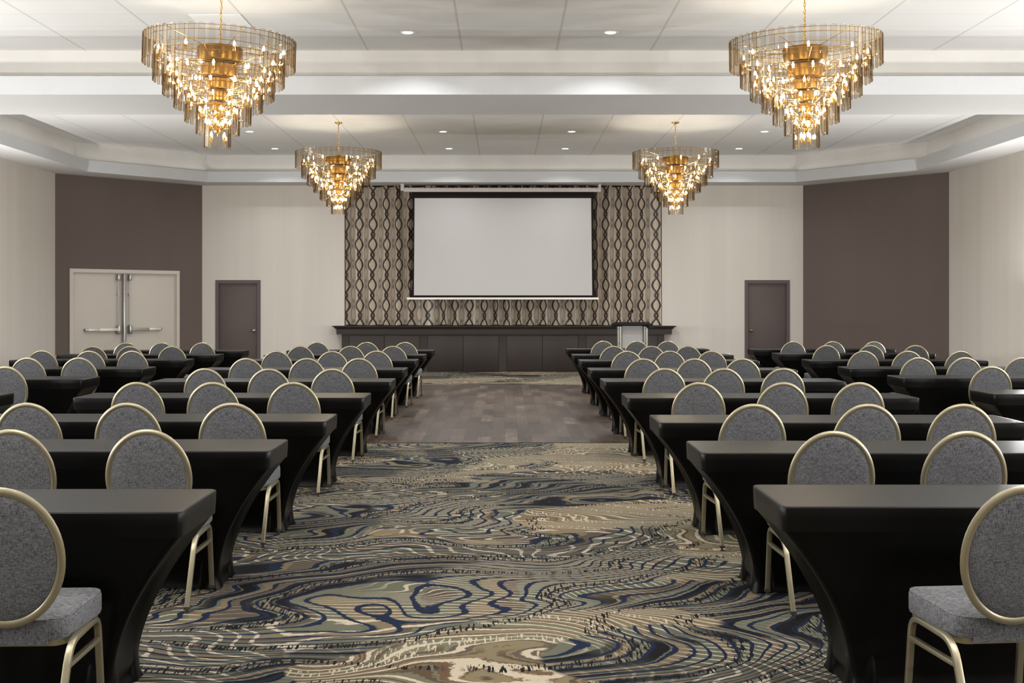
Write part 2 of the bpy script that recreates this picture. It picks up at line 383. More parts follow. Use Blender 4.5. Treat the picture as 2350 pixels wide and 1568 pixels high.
ring('trim_2', [(XL, YF), (XL, YM), (XR, YM), (XR, YF)], [(-8.56, -5.0), (-8.56, 15.81), (8.39, 15.81), (8.39, -5.0)], [(-8.83, -5.25), (-8.83, 16.05), (8.67, 16.05), (8.67, -5.25)])
mb = MB(); x0 = -.556-1.238*2-.619
mb.box(x0+.01, x0+.609, 14.04, 14.66, ZC-.006, ZC); tag(obj('ceiling_panel', mb.mesh('ceiling_panel', M['panel'], 0)), 'clean white square ceiling tile above the left front chandelier', 'ceiling tile')

# wooden dance floor let into the carpet
mb = MB(); mb.box(-4.55, 4.55, 13.56, 23.2, 0, .006); struct('floor_dance', mb.mesh('floor_dance', M['plank'], 0))

# ------------------------------------------------------------------ doors
def frame_boxes(mb, s0, s1, zt_, w, y0, y1, M4):
    mb.box(s0, s0+w, y0, y1, 0, zt_, 0, M4); mb.box(s1-w, s1, y0, y1, 0, zt_, 0, M4); mb.box(s0+w, s1-w, y0, y1, zt_-w, zt_, 0, M4)
def single_door(name, x0, x1, knob_left, knobmat, nm):
    M4 = Matrix.Translation((0, YB, 0))
    f = MB(); frame_boxes(f, x0, x1, zdd, .072, -.022, .12, M4); frame_boxes(f, x0+.07, x1-.07, zdd-.07, .018, .02, .12, M4)
    fr = struct(name, f.mesh('door_frame', M['dark_paint'], 0))
    l = MB(); l.box(x0+.09, x1-.09, YB+.03, YB+.075, .01, zdd-.09, bev=.003); lf = obj('door_leaf', l.mesh('door_leaf', M['dark_paint'], 30), fr)
    kx = x0+.155 if knob_left else x1-.155; kz = zt(759, YB)
    k = MB(); rings = []
    for d, r in ((0, .034), (.008, .034), (.012, .014), (.035, .014), (.042, .026), (.056, .031), (.068, .024), (.072, .008)):
        rings.append([Vector((kx + r*math.cos(2*PI*q/16), YB+.03-d, kz + r*math.sin(2*PI*q/16))) for q in range(16)])
    k.loft(rings); obj('door_knob', k.mesh('door_knob', knobmat), lf, label=nm)
    h = MB()
    for z in (.25, 1.05, 1.85):
        hx = x1-.088 if knob_left else x0+.088
        h.cyl((hx, YB+.022, z), .007, .1, 8)
    obj('hinge', h.mesh('hinge', M['dark_paint']), lf)
single_door('door_1', dl0, dl1, False, M['chrome'], 'chrome door knob')
single_door('door_2', dr0, dr1, True, M['brass'], 'brass door knob')
# double door with panic bars in the left angled wall
f = MB(); frame_boxes(f, s0, s1, zd, .075, -.025, .12, ML); frame_boxes(f, s0+.07, s1-.07, zd-.07, .025, .03, .12, ML)
dd = struct('door_3', f.mesh('double_door_frame', M['door_cream'], 0))
mid = on_line(284.5, AL, BL)[0]
for sgn in (-1, 1):
    a, b = (s0+.095, mid-.012) if sgn < 0 else (mid+.012, s1-.095)
    l = MB(); l.box(a, b, .045, .09, .01, zd-.095, 0, ML, .003); lf = obj('door_leaf', l.mesh('door_leaf', M['door_cream'], 30), dd)
    zb = H - (757-CY)/F*26.3
    cx = mid + sgn*.135
    p = MB()
    e0, e1 = cx, (on_line(195, AL, BL)[0] if sgn < 0 else on_line(369, AL, BL)[0]); q = e0 + (e1-e0)*.60
    p.box(min(e0, q), max(e0, q), -.055, -.005, zb-.032, zb+.032, 0, ML, .01)
    p.box(min(q, e1), max(q, e1), -.045, .0, zb-.026, zb+.026, 1, ML, .008)
    ec = sorted((e1, e1 - (e1-e0)*.07)); p.box(ec[0]-.002, ec[1], -.048, .045, zb-.03, zb+.03, 2, ML, .006)
    bar = obj('panic_bar', p.mesh('panic_bar', [M['bar'] if sgn < 0 else M['bar_grey'], M['bar'], M['steel']]), lf)
    c = MB(); c.box(cx-.035, cx+.035, -.07, .045, zb-.10, zb+.10, 0, ML, .025); obj('latch_case', c.mesh('latch_case', M['steel']), bar)
    r = MB(); c0 = ML @ Vector((cx+sgn*.0, -.0, zb+.1)); r.cyl(c0, .008, zd-.2-(zb+.1), 8); c1 = ML @ Vector((cx, -.004, (zb+zd)/2+.12)); r.box(cx-.02, cx+.02, -.015, .045, (zb+zd)/2+.11, (zb+zd)/2+.135, 0, ML)
    obj('vertical_rod', r.mesh('vertical_rod', M['steel']), lf)
    t = MB(); t.box(cx-.028, cx+.028, -.05, .045, zd-.235, zd-.1, 0, ML, .01); obj('top_latch', t.mesh('top_latch', M['steel']), lf)
m_ = MB(); m_.box(mid-.028, mid+.028, -.045, .03, 0, zd-.095, 0, ML, .006); obj('center_mullion', m_.mesh('center_mullion', M['steel']), dd, label='bare steel center post between the leaves')

# outlet plate on the back wall
ox, oz = wx(1671), zt(817, YB); o_ = thing('wall_outlet', 'white double wall outlet low on the back wall left of the right door', 'outlet', (ox, YB-.001, oz))
p = MB(); p.box(-.058, .058, -.008, 0, -.058, .058, bev=.003); obj('cover_plate', p.mesh('cover_plate', M['white']), o_)
for s in (-.025, .025):
    p = MB(); p.box(s-.017, s+.017, -.011, -.008, -.035, .035, bev=.002)
    for zz in (-.018, .014): p.box(s-.007, s-.004, -.0115, -.011, zz, zz+.01, 1); p.box(s+.004, s+.007, -.0115, -.011, zz, zz+.01, 1)
    obj('socket', p.mesh('socket', [M['white'], M['hole']]), o_)

# ------------------------------------------------------------------ stage front
YS = 27.72
def sx(px): return (px - CX)/F*YS
st = thing('stage', 'low taupe painted stage front with panelled doors under the curtain', 'stage', (0, YS, 0)); st.location = (0, 0, 0)
mb = MB(); mb.box(sx(784), sx(1525), YS+.02, YB-.01, .0, zt(767, YS)-.0); obj('carcass', mb.mesh('carcass', M['taupe_paint'], 0), st)
doors = [(801, 881.7), (881.7, 963.4), (981, 1063), (1063, 1144.7), (1162.8, 1244.7), (1244.7, 1327), (1345, 1427), (1427, 1509)]
for a, b in doors:
    mb = MB(); mb.box(sx(a)+.006, sx(b)-.006, YS, YS+.02, .012, zt(768, YS)-.012, bev=.003); obj('panel_door', mb.mesh('panel_door', M['taupe_paint'], 30), st)
prev = 784
for a, b in ((784, 801), (963.4, 981), (1144.7, 1162.8), (1327, 1345), (1509, 1525)):
    mb = MB(); mb.box(sx(a)+.003, sx(b)-.003, YS+.004, YS+.02, 0, zt(768, YS)); obj('stile', mb.mesh('stile', M['taupe_paint'], 0), st)
mb = MB(); yl = YS-.06; zb_, zt__ = zt(767.5, YS), ST
pr = [(0, zb_), (0, zt__-.075), (-.02, zt__-.06), (-.035, zt__-.03), (-.06, zt__-.018), (-.06, zt__)]
xa, xb = sx(773), sx(1541)
rings = [[Vector((xa + d*1.6, yl + d, z)), Vector((xb - d*1.6, yl + d, z)), Vector((xb - d*1.6, YB-.01, z)), Vector((xa + d*1.6, YB-.01, z))] for d, z in pr]
mb.loft(rings); obj('ledge', mb.mesh('ledge', M['taupe_paint'], 20), st)

# ------------------------------------------------------------------ curtain
def curtain():
    n = 760; x0, x1 = OX0+.015, OX1-.015; rows = 14; vs = []; uvs = []; fs = []
    rnd = random.Random(3); ph = 0; xs = []; u = 0; pts = []
    ks = [rnd.uniform(.5, 1.45) for _ in range(60)]
    for i in range(n+1):
        x = x0 + (x1-x0)*i/n; kk = ks[int((x-x0)/.34) % 60]*(1-((x-x0)/.34 % 1)) + ks[(int((x-x0)/.34)+1) % 60]*((x-x0)/.34 % 1)
        ph += 2*PI/.30*kk*(x1-x0)/n; pts.append((x, ph))
    for j in range(rows+1):
        z = ST+.012 + (ZS+.14-ST-.012)*j/rows; A = .10*(1-.30*j/rows)
        u = 0; last = None
        for i, (x, p) in enumerate(pts):
            y = YB+.125 + A*math.sin(p) + .02*math.sin(p*.37+j*.25) ; e_ = min(1, (x-x0)/.1, (x1-x)/.1); xx = x + e_*(.012*math.sin(p*2+.4) + .01*math.sin(j*.5+p*.21))
            if j == 0:
                if last: uvs.append(uvs[-1] + math.hypot(xx-last[0], y-last[1]))
                else: uvs.append(0)
                last = (xx, y)
            zz = z + (.006*math.sin(p*.5) if j == 0 else 0)
            vs.append((xx, y, zz))
    W = n+1
    for j in range(rows):
        for i in range(n): fs.append((j*W+i, j*W+i+1, (j+1)*W+i+1, (j+1)*W+i))
    me = bpy.data.meshes.new('curtain'); me.from_pydata(vs, [], fs); me.materials.append(M['curtain'])
    ul = me.uv_layers.new(name='UVMap')
    for l in me.loops: ul.data[l.index].uv = (uvs[l.vertex_index % W], vs[l.vertex_index][2])
    for p in me.polygons: p.use_smooth = True
    return me
ct = thing('stage_curtain', 'taupe and silver stage curtain printed with dark oval chains', 'curtain', (0, 0, 0))
obj('drape', curtain(), ct)
mb = MB(); mb.box(OX0, OX1, YB+.10, YB+.24, ZS-.022, ZS+.005); obj('curtain_track', mb.mesh('curtain_track', M['black'], 0), ct)

# ------------------------------------------------------------------ projection screen
YP = 27.62
def px_(p): return (p - CX)/F*YP
def pz_(p): return zt(p, YP)
ps = thing('projection_screen', 'large white projection screen with black border in front of the curtain', 'screen', (0, 0, 0))
mb = MB(); mb.box(px_(926.5), px_(1379), YP-.06, YP+.07, pz_(441), pz_(431.5), bev=.012); h_ = obj('housing', mb.mesh('housing', M['housing']), ps)
mb = MB()
for i, w in enumerate((.008, .006, .005, .012, .006)): mb.box(px_(1366)+i*.011, px_(1366)+i*.011+w*.8, YP-.0615, YP-.058, pz_(435.5), pz_(434.2))
obj('maker_mark', mb.mesh('maker_mark', M['print_dark'], 0), h_)
for a, b in ((919.5, 927.5), (1374, 1379)):
    mb = MB(); mb.box(px_(a), px_(b), YP-.05, YP+.07, pz_(438 if a < 1000 else 432), ZS+.0, bev=.006); obj('bracket', mb.mesh('bracket', M['housing']), ps)
def sheet(l_top, l_bot, r_top, r_bot, yt_, yb_, bow, y):
    n = 24; vs = []; fs = []
    for i in range(n+1):
        t = i/n; py = yt_ + (yb_-yt_)*t; bw = bow*math.sin(PI*t)
        flare = max(0, (t-.75)/.25)**2*5.0*(bow > 0)
        L = l_top + (l_bot-l_top)*t + bw - flare; R = r_top + (r_bot-r_top)*t - bw + flare
        for yy in (y, y+.004): vs += [(px_(L), yy, pz_(py)), (px_(R), yy, pz_(py))]
    for i in range(n):
        a, b = i*4, i*4+4
        fs += [(a, a+1, b+1, b), (a+2, b+2, b+3, a+3), (a, b, b+2, a+2), (a+1, a+3, b+3, b+1)]
    fs += [(0, 2, 3, 1), (n*4, n*4+1, n*4+3, n*4+2)]
    m = MB(); m.add(vs, fs); return m
bord = obj('black_border', sheet(946, 947, 1362, 1363.5, 440.5, 683.5, 2.0, YP).mesh('black_border', M['black'], 0), ps)
obj('white_surface', sheet(951.5, 950, 1356.5, 1359, 455, 678, 0, YP-.006).mesh('white_surface', M['screen'], 0), ps)
mb = MB(); mb.box(px_(933.5), px_(1374), YP-.025, YP+.025, pz_(688), pz_(683), bev=.006); obj('bottom_bar', mb.mesh('bottom_bar', M['bar']), ps)
for sgn in (-1, 1):
    path = []; mb = MB()
    for i in range(25):
        t = i/24; bw = 3.6*math.sin(PI*t); fl = max(0, (t-.75)/.25)**2*6
        p = (942.5 + bw - fl) if sgn < 0 else (1366 - bw + fl); path.append((px_(p), YP+.002, pz_(442 + (683-442)*t)))
    mb.tube(path, circ(.005, 6), up=Vector((0, 1, 0)))
    for i in range(2, 24, 2):
        x, y, z = path[i]; mb.box(min(x, x-sgn*.03), max(x, x-sgn*.03), y-.004, y+.004, z-.006, z+.006)
    obj('tension_cord', mb.mesh('tension_cord', M['black']), ps)

# ------------------------------------------------------------------ lectern
YLc = 24.7
lx = xt(1451.5, YLc); le = thing('lectern', 'lectern with black top and two silver columns standing before the stage right', 'lectern', (lx, YLc, 0))
def lp(px): return (px-1451.5)/F*YLc
ztop = zt(739, YLc)
mb = MB()
n = 14; top = []; bot = []
x0, x1 = lp(1408), lp(1488)
def outl(z0, z1, dy):
    o = []
    for i in range(n+1):
        t = i/n; x = x0 + (x1-x0)*t; o.append(Vector((x, -.24 - .05*math.sin(PI*t), z0)))
    for i in range(n+1):
        t = 1-i/n; x = x0 + (x1-x0)*t; o.append(Vector((x*1.05, .26, z1)))
    return o
mb.loft([outl(ztop-.055, ztop-.10, 0), outl(ztop, ztop-.045, 0)]); obj('desk_top', mb.mesh('desk_top', M['lect_black']), le)
mb = MB(); mb.loft([[Vector((lp(1482), -.2, ztop-.03)), Vector((lp(1491), -.2, ztop-.03)), Vector((lp(1497), -.2, ztop-.10)), Vector((lp(1497), -.2, ztop-.125)), Vector((lp(1486), -.2, ztop-.125))], [Vector((lp(1482), .2, ztop-.06)), Vector((lp(1491), .2, ztop-.06)), Vector((lp(1497), .2, ztop-.10)), Vector((lp(1497), .2, ztop-.125)), Vector((lp(1486), .2, ztop-.125))]]); obj('side_shelf', mb.mesh('side_shelf', M['lect_black'], 20), le)
for c0 in (1420.5, 1480.5):
    mb = MB(); mb.cyl((lp(c0), -.1, .04), .056, ztop-.13, 20); col = obj('column', mb.mesh('column', M['alu']), le)
    for z in (.45, .76, ztop-.14):
        mb = MB(); mb.cyl((lp(c0)-.008, -.163, z), .009, .012, 8, 'y'); obj('bolt', mb.mesh('bolt', M['lect_black']), col)
mb = MB(); mb.box(lp(1426.5), lp(1474), -.105, -.09, .12, ztop-.08, bev=.002); obj('front_panel', mb.mesh('front_panel', M['lect_panel'], 20), le)
mb = MB(); mb.box(-.40, .40, -.28, .26, 0, .045, bev=.012); obj('base', mb.mesh('base', M['lect_black']), le)
mic = thing('microphone', 'thin black gooseneck microphone on the lectern', 'microphone', (lx+lp(1446), YLc-.05, ztop-.003))
mb = MB(); pth = [(0, 0, -.012), (.004, 0, .06), (.012, 0, .12), (.028, .0, .17), (.034, -.01, .20)]; mb.tube(pth, circ(.005, 8), up=Vector((0, 1, 0))); obj('gooseneck', mb.mesh('gooseneck', M['black']), mic)
mb = MB(); mb.tube([(.032, -.008, .19), (.036, -.012, .205), (.042, -.02, .245), (.043, -.022, .25)], circ(.02, 10), up=Vector((0, 1, 0))); obj('mic_head', mb.mesh('mic_head', M['black']), mic)

# ------------------------------------------------------------------ chair
def arc(pts, rad, n=5):                # rounds the inner corners of a polyline
    pts = [Vector(p) for p in pts]; out = [pts[0]]
    for i in range(1, len(pts)-1):
        a, b, c = pts[i-1], pts[i], pts[i+1]; d0 = (a-b).normalized(); d1 = (c-b).normalized()
        p0 = b + d0*rad; p1 = b + d1*rad
        for k in range(n+1):
            t = k/n; out.append((p0*(1-t)+b*t)*(1-t) + (b*(1-t)+p1*t)*t)
    return out + [pts[-1]]
def chair_parts():
    P = []
    zc, hz, hx = .668, .247, .2125; tilt = .085
    def bk(a, r, dep=0):               # point on the tilted round back
        x = (hx-r)*math.cos(a); z = (hz-r)*math.sin(a); zz = zc + z
        y = .012 + tilt*(1-(zz-(zc-hz))/(2*hz)); return Vector((x, y + dep, zz))
    # frame tube of the back
    mb = MB(); mb.tube([bk(2*PI*k/56, .0095) for k in range(56)], circ(.0095, 10, .016), closed=True, up=Vector((0, 1, 0)))
    # correct ellipse profile: thicker along depth
    P.append(('back_frame', mb.mesh('chair_back_frame', M['gold'])))
    # cushion
    mb = MB(); rings = []
    for r, dep in ((.2, -.0185), (.15, -.018), (.09, -.0155), (.045, -.012), (.024, -.007), (.0165, -.001), (.018, .012), (.045, .022), (.09, .030), (.15, .035), (.2, .037)):
        rings.append([bk(2*PI*k/48, r, dep) for k in range(48)])
    mb.loft(rings)
    # narrow upholstered panel joining the back to the rear of the seat
    mb.loft([[Vector((-.135, .127+d, .35)), Vector((.135, .127+d, .35)), Vector((.136, .125+d, .437)), Vector((-.136, .125+d, .437))] for d in (-.007, .012)])
    P.append(('backrest', mb.mesh('chair_backrest', M['tweed'], 50)))
    # seat cushion
    def seat(inset, ztop_f, ztop_r, n=6):
        yf, yr = .47-inset, .122+inset; wf, wr = .238-inset, .205-inset; r = .055-min(inset, .03); o = []
        for cx, cy, a0 in ((wf-r, yf-r, 0), (-wf+r, yf-r, PI/2), (-wr+r*1.2, yr+r*1.2, PI), (wr-r*1.2, yr+r*1.2, 1.5*PI)):
            rr = r if cy > .2 else r*1.2
            for k in range(n+1):
                t = a0 + k*PI/2/n; x, y = cx + rr*math.cos(t), cy + rr*math.sin(t); q = (y-.085)/(.385)
                o.append(Vector((x, y, ztop_r + (ztop_f-ztop_r)*q)))
        return o
    mb = MB(); mb.loft([seat(.02, .386, .357), seat(.004, .389, .360), seat(0, .40, .37), seat(0, .458, .424), seat(.004, .466, .431), seat(.003, .470, .434), seat(.012, .473, .437), seat(.05, .478, .443), seat(.12, .481, .447)])
    P.append(('seat', mb.mesh('chair_seat', M['tweed'], 40)))
    mb = MB(); mb.loft([seat(.014, .366, .336), seat(.012, .388, .359)]); P.append(('seat_rail', mb.mesh('chair_seat_rail', M['gold'], 40)))
    # legs: each side is a bent tube running down to the front and rear feet
    prof = rrect(.0125, .0105, .003, 2)
    for s in (-1, 1):
        xo, xi = s*.219, s*.204
        fr = arc([(xo, .27, .366), (xo, .435, .368), (s*.222, .475, .03)], .065); rr_ = arc([(xo, .27, .366), (xo, .105, .362), (xi*1.0, .0, .03)], .075)
        for nm, path in (('front', fr), ('rear', rr_)):
            mb = MB(); mb.tube(path, prof, up=Vector((1, 0, 0)))
            P.append(('leg', mb.mesh('chair_leg_'+nm, M['gold'], 30), path[-1]))
        mb = MB(); mb.tube([(s*.213, .082, .282), (s*.2205, .450, .282)], rrect(.011, .009, .003, 2), up=Vector((1, 0, 0))); P.append(('stretcher', mb.mesh('chair_stretcher', M['gold'], 30)))
    return P
CH = chair_parts()
mb = MB(); mb.cyl((0, 0, -.03), .013, .006, 10); mb.cyl((0, 0, -.024), .006, .012, 8); mb.box(-.0145, .0145, -.0125, .0125, -.012, .004); GL = mb.mesh('foot_glide', M['rubber'])
def make_chair():
    t = thing('banquet_chair', '', 'chair')
    for p in CH:
        o = obj(p[0], p[1], t)
        if p[0] == 'leg':
            g_ = obj('foot_glide', GL, o, p[2])
    return t
ORD = ['', 'first', 'second', 'third', 'fourth', 'fifth', 'sixth', 'seventh', 'eighth', 'ninth']
# (row counted from the stage, px of the back's middle, py of its top) per block; read off the photograph from the aisle outwards
# py of each table's far edge, px of its aisle-side corner
tables = {'inner left': (-1, [(1, 803.0, 998.5), (2, 813, 980), (3, 824.7, 961.7), (4, 844.3, 936.6), (5, 868.3, 909), (6, 901.5, 852.6), (7, 949.5, 775), (8, 1008, 663), (9, 1122, 500)]),
          'inner right': (1, [(1, 800, 1297), (2, 813, 1310), (3, 825.5, 1326), (4, 845, 1347), (5, 868, 1376), (6, 902, 1425), (7, 952, 1489), (8, 1011.5, 1573), (9, 1112, 1725)]),
          'outer left': (-1, [(1, 803, 573), (2, 812.2, 515), (3, 823, 447), (4, 841.5, 359.5), (5, 863.5, 231), (6, 901, 35)]),
          'outer right': (1, [(1, 800, 1714), (2, 809.7, 1770), (3, 824.3, 1838), (4, 840.8, 1921), (5, 861, 2034), (6, 894, 2223)])}
TFRONT = {b: {r: yt(py, .762)-.59 for r, py, _ in l} for b, (_, l) in tables.items()}
chairs = {
 'outer left': {1: [(463, 784.4), (370, 785.2), (288.7, 785)], 2: [(393.5, 794), (297, 794), (212, 793.4)], 3: [(301.7, 805.7), (203, 805.7), (94.5, 803.5)], 4: [(179, 819.3), (61, 820.6)], 5: [(10, 839.7)]},
 'inner left': {1: [(929, 785.7), (841.3, 785.7), (727, 785.7)], 2: [(901, 793.6), (804, 794), (688.3, 795.3)], 3: [(863.8, 806.8), (761.5, 807.7), (633.4, 807)], 4: [(822.8, 822.8), (703.6, 822.3), (563.7, 824)],
                5: [(761.5, 847.2), (615.7, 847.2), (468.4, 845)], 6: [(671.7, 878.3), (486.6, 878.4), (312.6, 876.5)], 7: [(529.7, 924.7), (290, 925.5), (59, 925.5)], 8: [(335, 986.5), (20.5, 985)], 9: [(-10, 1113)]},
 'inner right': {1: [(1385, 783), (1462, 784), (1533, 783.6)], 2: [(1409, 794.7), (1495.5, 794.3), (1579, 793.6)], 3: [(1439.8, 807.4), (1537.7, 806), (1633.8, 806.4)], 4: [(1476.6, 825), (1594.7, 823.8), (1704.7, 823.4)],
                 5: [(1526.6, 843.6), (1662, 844), (1798.5, 843)], 6: [(1605, 878.3), (1798.5, 875.7), (1972.8, 875.7)], 7: [(1731, 925), (1993.8, 926), (2212.5, 926)], 8: [(1914.8, 992), (2222, 988)], 9: [(2360, 1119)]},
 'outer right': {1: [(1821, 781.7), (1912, 781), (2006.8, 780.3)], 2: [(1898, 791.8), (1998.7, 791.8), (2102, 790)], 3: [(1983, 803.5), (2085, 803.5), (2206.5, 802)], 4: [(2109.5, 818), (2216.5, 816.3), (2347, 815.7)], 5: [(2277, 841.6)]}}
seats = {'outer left': ['right-hand seat', 'middle seat', 'left-hand seat'], 'inner left': ['center-aisle seat', 'middle seat', 'outer seat'],
         'inner right': ['center-aisle seat', 'middle seat', 'outer seat'], 'outer right': ['left-hand seat', 'middle seat', 'right-hand seat']}
where = {'outer left': 'far left block', 'inner left': 'left of the center aisle', 'inner right': 'right of the center aisle', 'outer right': 'far right block'}
proto = make_chair(); first = True; rnd = random.Random(11)
for blk, rows in chairs.items():
    for row, lst in rows.items():
        for i, (px, py) in enumerate(lst):
            Y = min(yt(py, .915), TFRONT[blk][row]-(.435 if (blk, row, i) in (('inner left', 9, 0), ('outer right', 1, 2)) else .405)); X = xt(px, Y)
            o = proto if first else copy_tree(proto); first = False
            rz = math.radians(rnd.uniform(-3, 3))
            if row == 9: rz = math.radians(6 if blk == 'inner right' else 2.5)
            o.location = (X, Y, 0.006 if (13.4 < Y < 22.5 and abs(X) < 4.55) else 0); o.rotation_euler = (0, 0, rz)
            lab = f'grey round-backed chair, {seats[blk][i]}, {ORD[row]} row from the stage, {where[blk]}'
            if row == 9: lab = f'nearest grey round-backed chair with seat in full view, {where[blk]}'
            tag(o, lab, 'chair', 'grey round-backed chairs at the tables')

# ------------------------------------------------------------------ tables in fitted black stretch covers
HL, HD, TZ = 1.22, .295, .762
def table_loop(s, hl, hd, r, z, mid_x=0, mid_y=0, wr=0, seed=0):
    """rounded rectangle; mid_x / mid_y pull the middle of the ends / long sides inwards"""
    nx, ny, nc = 30, 8, 4; o = []
    def side(ax, ay, bx, by, n, nx_, ny_, pull, ph, ex=.8):
        for k in range(n):
            t = k/n; q = max(math.sin(PI*t), 0)**ex * pull
            w_ = wr*math.sin(t*n*1.3+ph+s*5)*math.sin(PI*t)
            o.append((ax+(bx-ax)*t - nx_*(q+w_), ay+(by-ay)*t - ny_*(q+w_)))
    def corner(cx, cy, a0):
        for k in range(nc): t = a0 + k*PI/2/nc; o.append((cx + r*math.cos(t), cy + r*math.sin(t)))
    corner(hl-r, hd-r, 0); side(hl-r, hd, -hl+r, hd, nx, 0, 1, mid_y, 1, .4)
    corner(-hl+r, hd-r, PI/2); side(-hl, hd-r, -hl, -hd+r, ny, -1, 0, mid_x, 2)
    corner(-hl+r, -hd+r, PI); side(-hl+r, -hd, hl-r, -hd, nx, 0, -1, mid_y, 3, .4)
    corner(hl-r, -hd+r, 1.5*PI); side(hl, -hd+r, hl, hd-r, ny, 1, 0, mid_x, 4)
    return [Vector((x, y, z)) for x, y in o]
def table_meshes():
    top = MB(); L = table_loop
    top.loft([L(0, HL-.004, HD-.004, .03, TZ-.098), L(0, HL-.001, HD-.002, .03, TZ-.05), L(0, HL, HD, .03, TZ-.007), L(0, HL-.0015, HD-.0015, .03, TZ-.0025), L(0, HL-.006, HD-.006, .027, TZ-.0002), L(0, HL-.02, HD-.02, .02, TZ), L(0, HL-.2, HD-.15, .015, TZ+.0005)], cap0=False)
    sk = MB(); rings = []; zt0 = TZ-.094
    for k in range(25):
        s = k/24; ins = 1-(1-s)**1.7; z = zt0*(1-s) + .075*s
        hl = HL-.006 - .295*ins; hd = HD-.005 - .100*(1-(1-s)**1.5)
        cone = math.sin(PI*min(1, s*1.05))
        rings.append(L(s, hl, hd, .03, z, .075*cone, .055*math.sin(PI*min(1, s*.6)), .004*math.sin(PI*s)))
    for z, e in ((.05, .002), (.02, .012), (.004, .018)):
        rings.append(L(1, HL-.301+e, HD-.105+e, .03, z, .02, .055))
    sk.loft(rings, cap0=False, cap1=True)
    fp = MB(); fp.loft([[Vector((x*k, y*k, z)) for x, y in rrect(.062, .05, .03, 4)] for z, k in ((0, 1.04), (.01, 1.05), (.04, .99), (.08, .93), (.13, .85), (.17, .7))])
    return top.mesh('table_cover_top', M['cover'], 50), sk.mesh('table_cover_skirt', M['cover'], 60), fp.mesh('table_foot_pocket', M['cover'], 50)
TT, TS, TF = table_meshes()
tp = thing('banquet_table', '', 'table')
obj('cover_top', TT, tp); obj('cover_skirt', TS, tp)
for sx_ in (-1, 1):
    for sy_ in (-1, 1): obj('foot_pocket', TF, tp, (sx_*(HL-.352), sy_*(HD-.160), 0))
first = True
for blk, (sg, lst) in tables.items():
    for row, py, px in lst:
        Y = yt(py, TZ); X = xt(px, Y); o = tp if first else copy_tree(tp); first = False
        o.location = (X + sg*HL, Y-HD, .0062 if (13.3 < Y < 23.4 and blk.startswith('inner')) else 0)
        tag(o, f'long table in fitted black cover, {ORD[row]} row from the stage, {where[blk]}', 'table', 'black-covered tables in rows')

# ------------------------------------------------------------------ chandeliers
def blade(L=.30, W=.062, T=.008):
    mb = MB(); o = []; r = W/2
    for k in range(9): a = PI*k/8; o.append((r*math.cos(a), -r*.55+ r*.55*math.sin(a)))
    for k in range(9): a = PI + PI*k/8; o.append((r*math.cos(a), -L + r*.55 + r*.55*math.sin(a)))
    fr = [Vector((x, -T/2, z)) for x, z in o]; bk = [Vector((x, T/2, z)) for x, z in o]; n = len(o)
    mb.add(fr+bk, [tuple(range(n)), tuple(range(2*n-1, n-1, -1))], 0)
    mb.add(fr+bk, [(k, n+k, n+(k+1) % n, (k+1) % n) for k in range(n)], 1)
    me = mb.mesh('glass_blade', [M['gface'], M['gedge']], 30); return me
BLD = blade()
ZT, ZBm = 4.345, 3.19
tiers = [(.785, 4.335, 48), (.675, 4.155, 42), (.572, 4.015, 36), (.455, 3.885, 29), (.340, 3.745, 22), (.222, 3.625, 14), (.132, 3.485, 9)]
def bulb_mesh():
    mb = MB(); mb.lathe([(.005, 0), (.010, .005), (.013, .015), (.011, .029), (.0055, .043), (.001, .052)], 8); return mb.mesh('light_bulb', M['bulb'], 60)
def socket_mesh():
    mb = MB(); mb.lathe([(.013, -.055), (.013, -.002), (.009, 0)], 10); return mb.mesh('bulb_socket', M['gold2'])
BUL, SOC = bulb_mesh(), socket_mesh()
def chain_mesh(L):
    mb = MB(); z = 0; i = 0
    while z < L:
        pts = []
        for k in range(14):
            a = 2*PI*k/14; x = .011*math.cos(a); zz = .024*math.sin(a)
            p = (x, 0, -z-.022+zz) if i % 2 == 0 else (0, x, -z-.022+zz); pts.append(p)
        mb.tube(pts, circ(.0032, 6), closed=True, up=Vector((0, 1, 0)) if i % 2 == 0 else Vector((1, 0, 0)))
        z += .037; i += 1
    mb.tube([(.007*math.sin(q*.8), .007*math.cos(q*.8), -L*q/30) for q in range(31)], circ(.0025, 6), up=Vector((0, 1, 0)))
    return mb.mesh('chain', M['gold2'])
